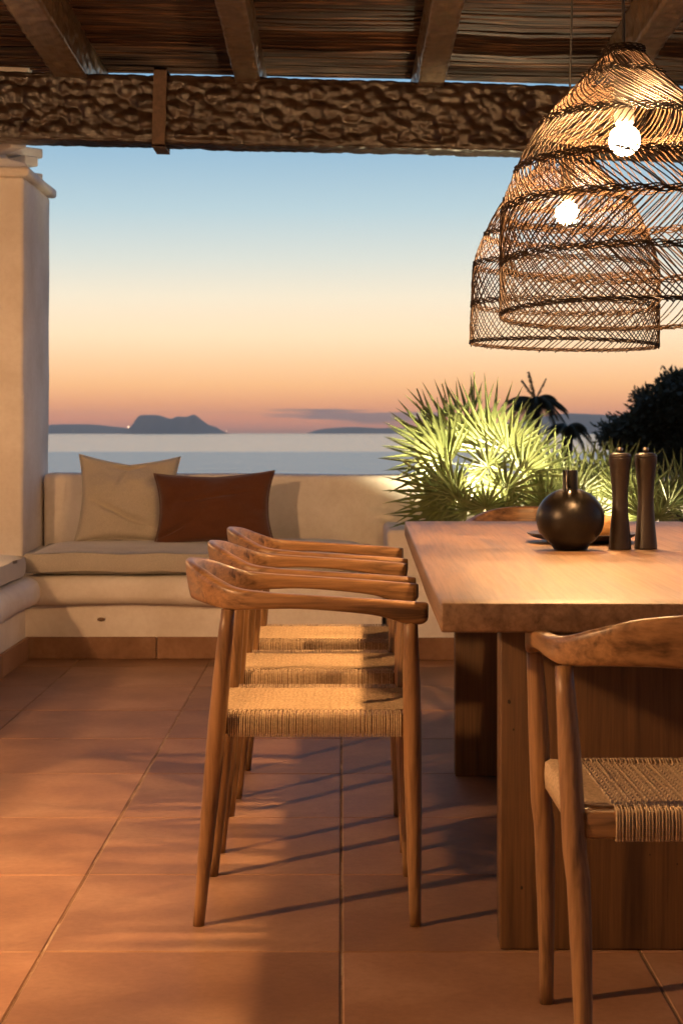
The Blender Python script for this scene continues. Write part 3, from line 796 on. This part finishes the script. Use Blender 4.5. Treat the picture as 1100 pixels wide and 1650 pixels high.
fl_ = empty('facade_lantern', (-2.45, 2.1, 2.0), 'brass lantern on the left house wall, outside the frame', 'lantern')
mb = MB(); mb.lathe([(.06, .12), (.062, .125), (.02, .16), (.004, .165)], 20); mb.build('hood', m_brass, fl_)
mb = MB(); mb.tube([(-.18, 0, .14), (-.08, 0, .18), (0, 0, .163)], .007, 8); mb.build('bracket', m_brass, fl_)
mb = MB(); mb.lathe([(.002, -.05), (.04, -.04), (.045, .02), (.03, .08), (.012, .12)], 20); mb.build('lit_globe', emit('facade_globe', (1, .54, .23), 2300), fl_)
sp = empty('added_floor_spot', (-1.9, 2.6, 2.55), 'added black spotlight on a rod, out of view, brightening the left floor', 'spotlight')  # added out of view for extra light on the left floor
mb = MB(); mb.lathe([(.03, .02), (.032, .10), (.012, .125), (.006, .37)], 20); mb.build('housing', m_black, sp)
spot('floor_fill_lamp', sp, (0, 0, 0), (-1.95, 3.62, 0.0), 420, (1, .55, .235), .03, R(68), .35)

# ------------------------------------------------------------------ land, sea, far hills
SEA = -8.0
g = MB(); ys = [8.96, 12, 25, 60, 120, 260, 300]; zs = [-3.2, -4.2, -4.6, -5.2, -6.4, -8.3, -9.5]
xs_ = [-400, -200, -80, -30, -10, 0, 10, 30, 80, 200, 400]
g.add([(x, y, z+(.3*noise.noise(Vector((x*.05, y*.05, 0))))) for y, z in zip(ys, zs) for x in xs_],
      [(j*11+i, j*11+i+1, (j+1)*11+i+1, (j+1)*11+i) for j in range(6) for i in range(10)])
tag(g.build('ground', simple('scrub_ground', (.06, .055, .03, 1), .95, (3, .1))), kind='structure')
Ms = Mat('sea_water', (.10, .12, .16, 1), .25, .5); Ms.b.inputs['IOR'].default_value = 1.6
v = Ms.map((.02, .05, .02)); wn = Ms.noise(v, 1, 6, .62)
big = Ms.noise(Ms.map((.0006, .004, .001)), 1.0, 4, .6)
Ms.bump(wn, .3, .6); Ms.bump(Ms.noise(Ms.map((.07, .014, .07)), 1, 6, .75), 3.0, .8)
sx_ = Ms.t.nodes.new('ShaderNodeSeparateXYZ'); Ms.t.links.new(Ms.tc.outputs['Object'], sx_.inputs[0])
def tmath(op, a, b):
    n = Ms.t.nodes.new('ShaderNodeMath'); n.operation = op
    for i, q in enumerate((a, b)):
        if isinstance(q, (int, float)): n.inputs[i].default_value = q
        else: Ms.t.links.new(q, n.inputs[i])
    return n.outputs[0]
band = tmath('ADD', tmath('MULTIPLY', tmath('SUBTRACT', sx_.outputs[1], 780.0), 1/60.0), tmath('MULTIPLY', tmath('SUBTRACT', big, .5), 9.0))
cl_ = Ms.t.nodes.new('ShaderNodeClamp'); Ms.t.links.new(band, cl_.inputs[0]); Ms.rgh(cl_.outputs[0], .22, .14)
mb = MB(); mb.add([(-9000, 200, SEA), (9000, 200, SEA), (9000, 20000, SEA), (-9000, 20000, SEA)], [(0, 1, 2, 3)])
tag(mb.build('sea', Ms.m, None, False), kind='structure')
m_hill = simple('grey_limestone', (.5, .42, .40, 1), .9)
def ridge(name, pts, d, depth, label=None):
    """a ridge whose crest runs through the given points; slopes fall away in front and behind"""
    mb = MB(); cp = cr([(float(x), float(y)) for x, y in pts], 5); rows = []
    K = [(-1, 0), (-.55, .45), (-.2, .86), (0, 1), (.25, .8), (.6, .4), (1, 0)]
    for i, (x, y) in enumerate(cp):
        c = P(x, y, d); h = max(.5, c.z-SEA)
        for (a, b) in K:
            jit = 1+.10*noise.noise(Vector((i*.9, a*3, d*.01))) if 0 < b < 1 else 1
            mb.v.append((c.x, d+a*depth, SEA-1+(h+1)*b*jit))
    m = len(K)
    mb.f = [(i*m+k, (i+1)*m+k, (i+1)*m+k+1, i*m+k+1) for i in range(len(cp)-1) for k in range(m-1)]
    o = mb.build(name, m_hill); return tag(o, label, kind='structure')
ridge('headland', [(205, 699), (209, 691), (218, 680), (224, 670), (240, 668.5), (255, 669), (266, 672), (276, 674.5), (286, 671), (300, 671.5), (311, 668), (317, 670), (326, 677), (336, 684), (348, 688), (356, 693), (366, 699)], 12000, 500)
ridge('coast_hills', [(60, 686), (90, 684), (120, 683.5), (150, 684), (180, 687), (205, 690), (214, 695)], 14000, 700)
ridge('coast_hills', [(495, 698), (515, 692), (545, 689), (575, 688), (610, 690), (640, 689), (680, 691), (740, 688)], 14500, 700)
ridge('mountain_ridge', [(700, 693), (760, 684), (800, 682), (850, 676), (885, 669), (915, 666), (945, 667), (985, 669), (1020, 672), (1060, 668), (1120, 664), (1200, 670)], 13000, 800)
for (px, py, s, lab) in ((207, 688, 3.6, 'bright shore lamp at the left foot of the headland'), (365, 694.5, 2.2, 'faint shore lamp at the right foot of the headland'), (118, 694, 1.6, 'faint shore lamp far left along the coast')):
    mb = MB(); mb.lathe([(s*math.sin(R(a))+.01, s*math.cos(R(a))) for a in range(0, 181, 30)], 8)
    o = mb.build('shore_lamp', emit('shore_glow', (1, .75, .45), 6), None, True, P(px, py, 11300)); tag(o, lab, 'lamp', 'lights on the far shore')

# background trees
def feather_frond(mb, base, direction, length, droop, r, dens=34, lw=.02, ll=.34):
    d = Vector(direction).normalized(); pts = []
    for q in range(11):
        f = q/10; pts.append(Vector(base)+d*length*f+Vector((0, 0, -droop*length*f*f)))
    mb.tube(pts, [.022*(1-.8*q/10) for q in range(11)], 4)
    for k in range(dens):
        f = .12+.86*k/dens; i = min(9, int(f*10)); p = pts[i].lerp(pts[i+1], f*10-i); T = (pts[i+1]-pts[i]).normalized()
        sd = T.cross(Vector((0, 0, 1))).normalized()
        for s in (-1, 1):
            l = ll*length*.75*(1-.6*abs(f-.45))*r.uniform(.8, 1.1)
            dv = (sd*s*.8+T*.7+Vector((0, 0, -.35-r.uniform(0, .5)))).normalized(); w = T*lw
            e = p+dv*l; e.z -= l*.25
            mb.add([p-w, p+w, p+dv*l*.6+w*.8, e, p+dv*l*.6-w*.8], [(0, 1, 2, 3), (0, 3, 4)])
def date_palm(px, py, d, gz, lab, n, fl_, seed, angs=None):
    r = random.Random(seed); c = P(px, py, d)
    p = empty('palm_tree', (c.x, c.y, gz), lab, 'palm tree'); h = c.z-gz
    t_ = MB(); t_.tube([(0, 0, -.3), (.08, 0, h*.3), (-.05, 0, h*.7), (0, 0, h)], [.26, .17, .15, .17], 10); t_.build('trunk', m_trunk, p)
    for k in range(n):
        th = 2*PI*k/n+r.uniform(-.3, .3); e = r.uniform(-.1, 1.0)
        m = MB(); feather_frond(m, (0, 0, h), (math.cos(th), math.sin(th), e), fl_*r.uniform(.75, 1.1), .55+r.uniform(0, .45), r)
        m.build('frond', m_darkleaf, p, False)
    if angs:
        for (a, l) in angs:
            m = MB(); feather_frond(m, (0, 0, h), (math.sin(R(a)), -.1, math.cos(R(a))), l, .12, r, 20, .02, .2); m.build('frond', m_darkleaf, p, False)
    return p
date_palm(862, 645, 55, -5.1, 'dark feathery palm with an upright spike of leaves behind the large fan palm', 24, 1.2, 2, [(-12, 1.1), (-30, .9), (22, .9)])
date_palm(914, 688, 50, -5.0, 'lower dark drooping palm between the fan palm and the bushy tree', 14, .85, 5)
def bushy(loc, top, blobs, lab, seed, nleaf, leafs):
    r = random.Random(seed); t_ = empty('tree', loc, lab, 'tree'); L0 = Vector(loc)
    b = MB(); b.tube([(0, 0, -.3), (.1, 0, top*.3), (0, .1, top*.7)], [.3, .22, .12], 10); b.build('trunk', m_trunk, t_)
    lim = MB()
    for (c, s) in blobs: lim.tube([(0, 0, top*.3), Vector(c)*.6+Vector((0, 0, top*.1)), Vector(c)], [.1, .06, .02], 6)
    lim.build('limbs', m_trunk, t_)
    m = MB(); tot = sum(s**2 for c, s in blobs)
    for (c, s) in blobs:
        nn = int(nleaf*s*s/tot)
        for q in range(nn//7):
            dv = Vector((r.gauss(0, 1), r.gauss(0, 1), r.gauss(0, 1))).normalized(); k = s*(r.random()**.4)*(1+.35*noise.noise(dv*2.5+Vector((s, seed, c[0]))))
            cc = Vector(c)+Vector((dv.x, dv.y, dv.z*.8))*k
            for w in range(7):
                p = cc+Vector((r.gauss(0, .11), r.gauss(0, .11), r.gauss(0, .09)))
                a = (dv+Vector((r.uniform(-1, 1), r.uniform(-1, 1), r.uniform(-.7, 1)))).normalized(); bb = a.orthogonal().normalized()*leafs*.22
                m.add([p, p+a*leafs*.5+bb, p+a*leafs, p+a*leafs*.5-bb], [(0, 1, 2, 3)])
    o = m.build('crown', m_darkleaf, t_, False); o['kind'] = 'stuff'
    return t_
gb = P(1120, 700, 42); gz = -4.9
blobs = []
for (px, py, rp) in ((1100, 635, 34), (1060, 655, 30), (1140, 650, 60), (1030, 690, 30), (1075, 700, 45), (1120, 710, 60), (1002, 700, 22), (985, 704, 16), (1180, 700, 70), (1050, 740, 50), (1085, 625, 22), (1110, 760, 80), (1200, 760, 90)):
    q = P(px, py, 42+rnd.uniform(-.8, .8)); blobs.append(((q.x-gb.x, q.y-gb.y, q.z-gz), rp/F*42))
bushy((gb.x, gb.y, gz), 7.5, blobs, 'large dark bushy evergreen tree at the right edge beyond the terrace', 3, 52000, .21)

# ------------------------------------------------------------------ air
hz = MB(); hz.box(-9200, 9200, -60, 20500, SEA-2.5, 230)
mh = bpy.data.materials.new('sea_haze'); mh.use_nodes = True; t = mh.node_tree; t.nodes.clear()
oo = t.nodes.new('ShaderNodeOutputMaterial'); pv = t.nodes.new('ShaderNodeVolumePrincipled'); pv.inputs['Color'].default_value = (.96, .90, .88, 1)
pv.inputs['Density'].default_value = 4.5e-5; pv.inputs['Anisotropy'].default_value = .85; t.links.new(pv.outputs[0], oo.inputs['Volume'])
ho = hz.build('haze', mh, None, False); tag(ho, kind='stuff')
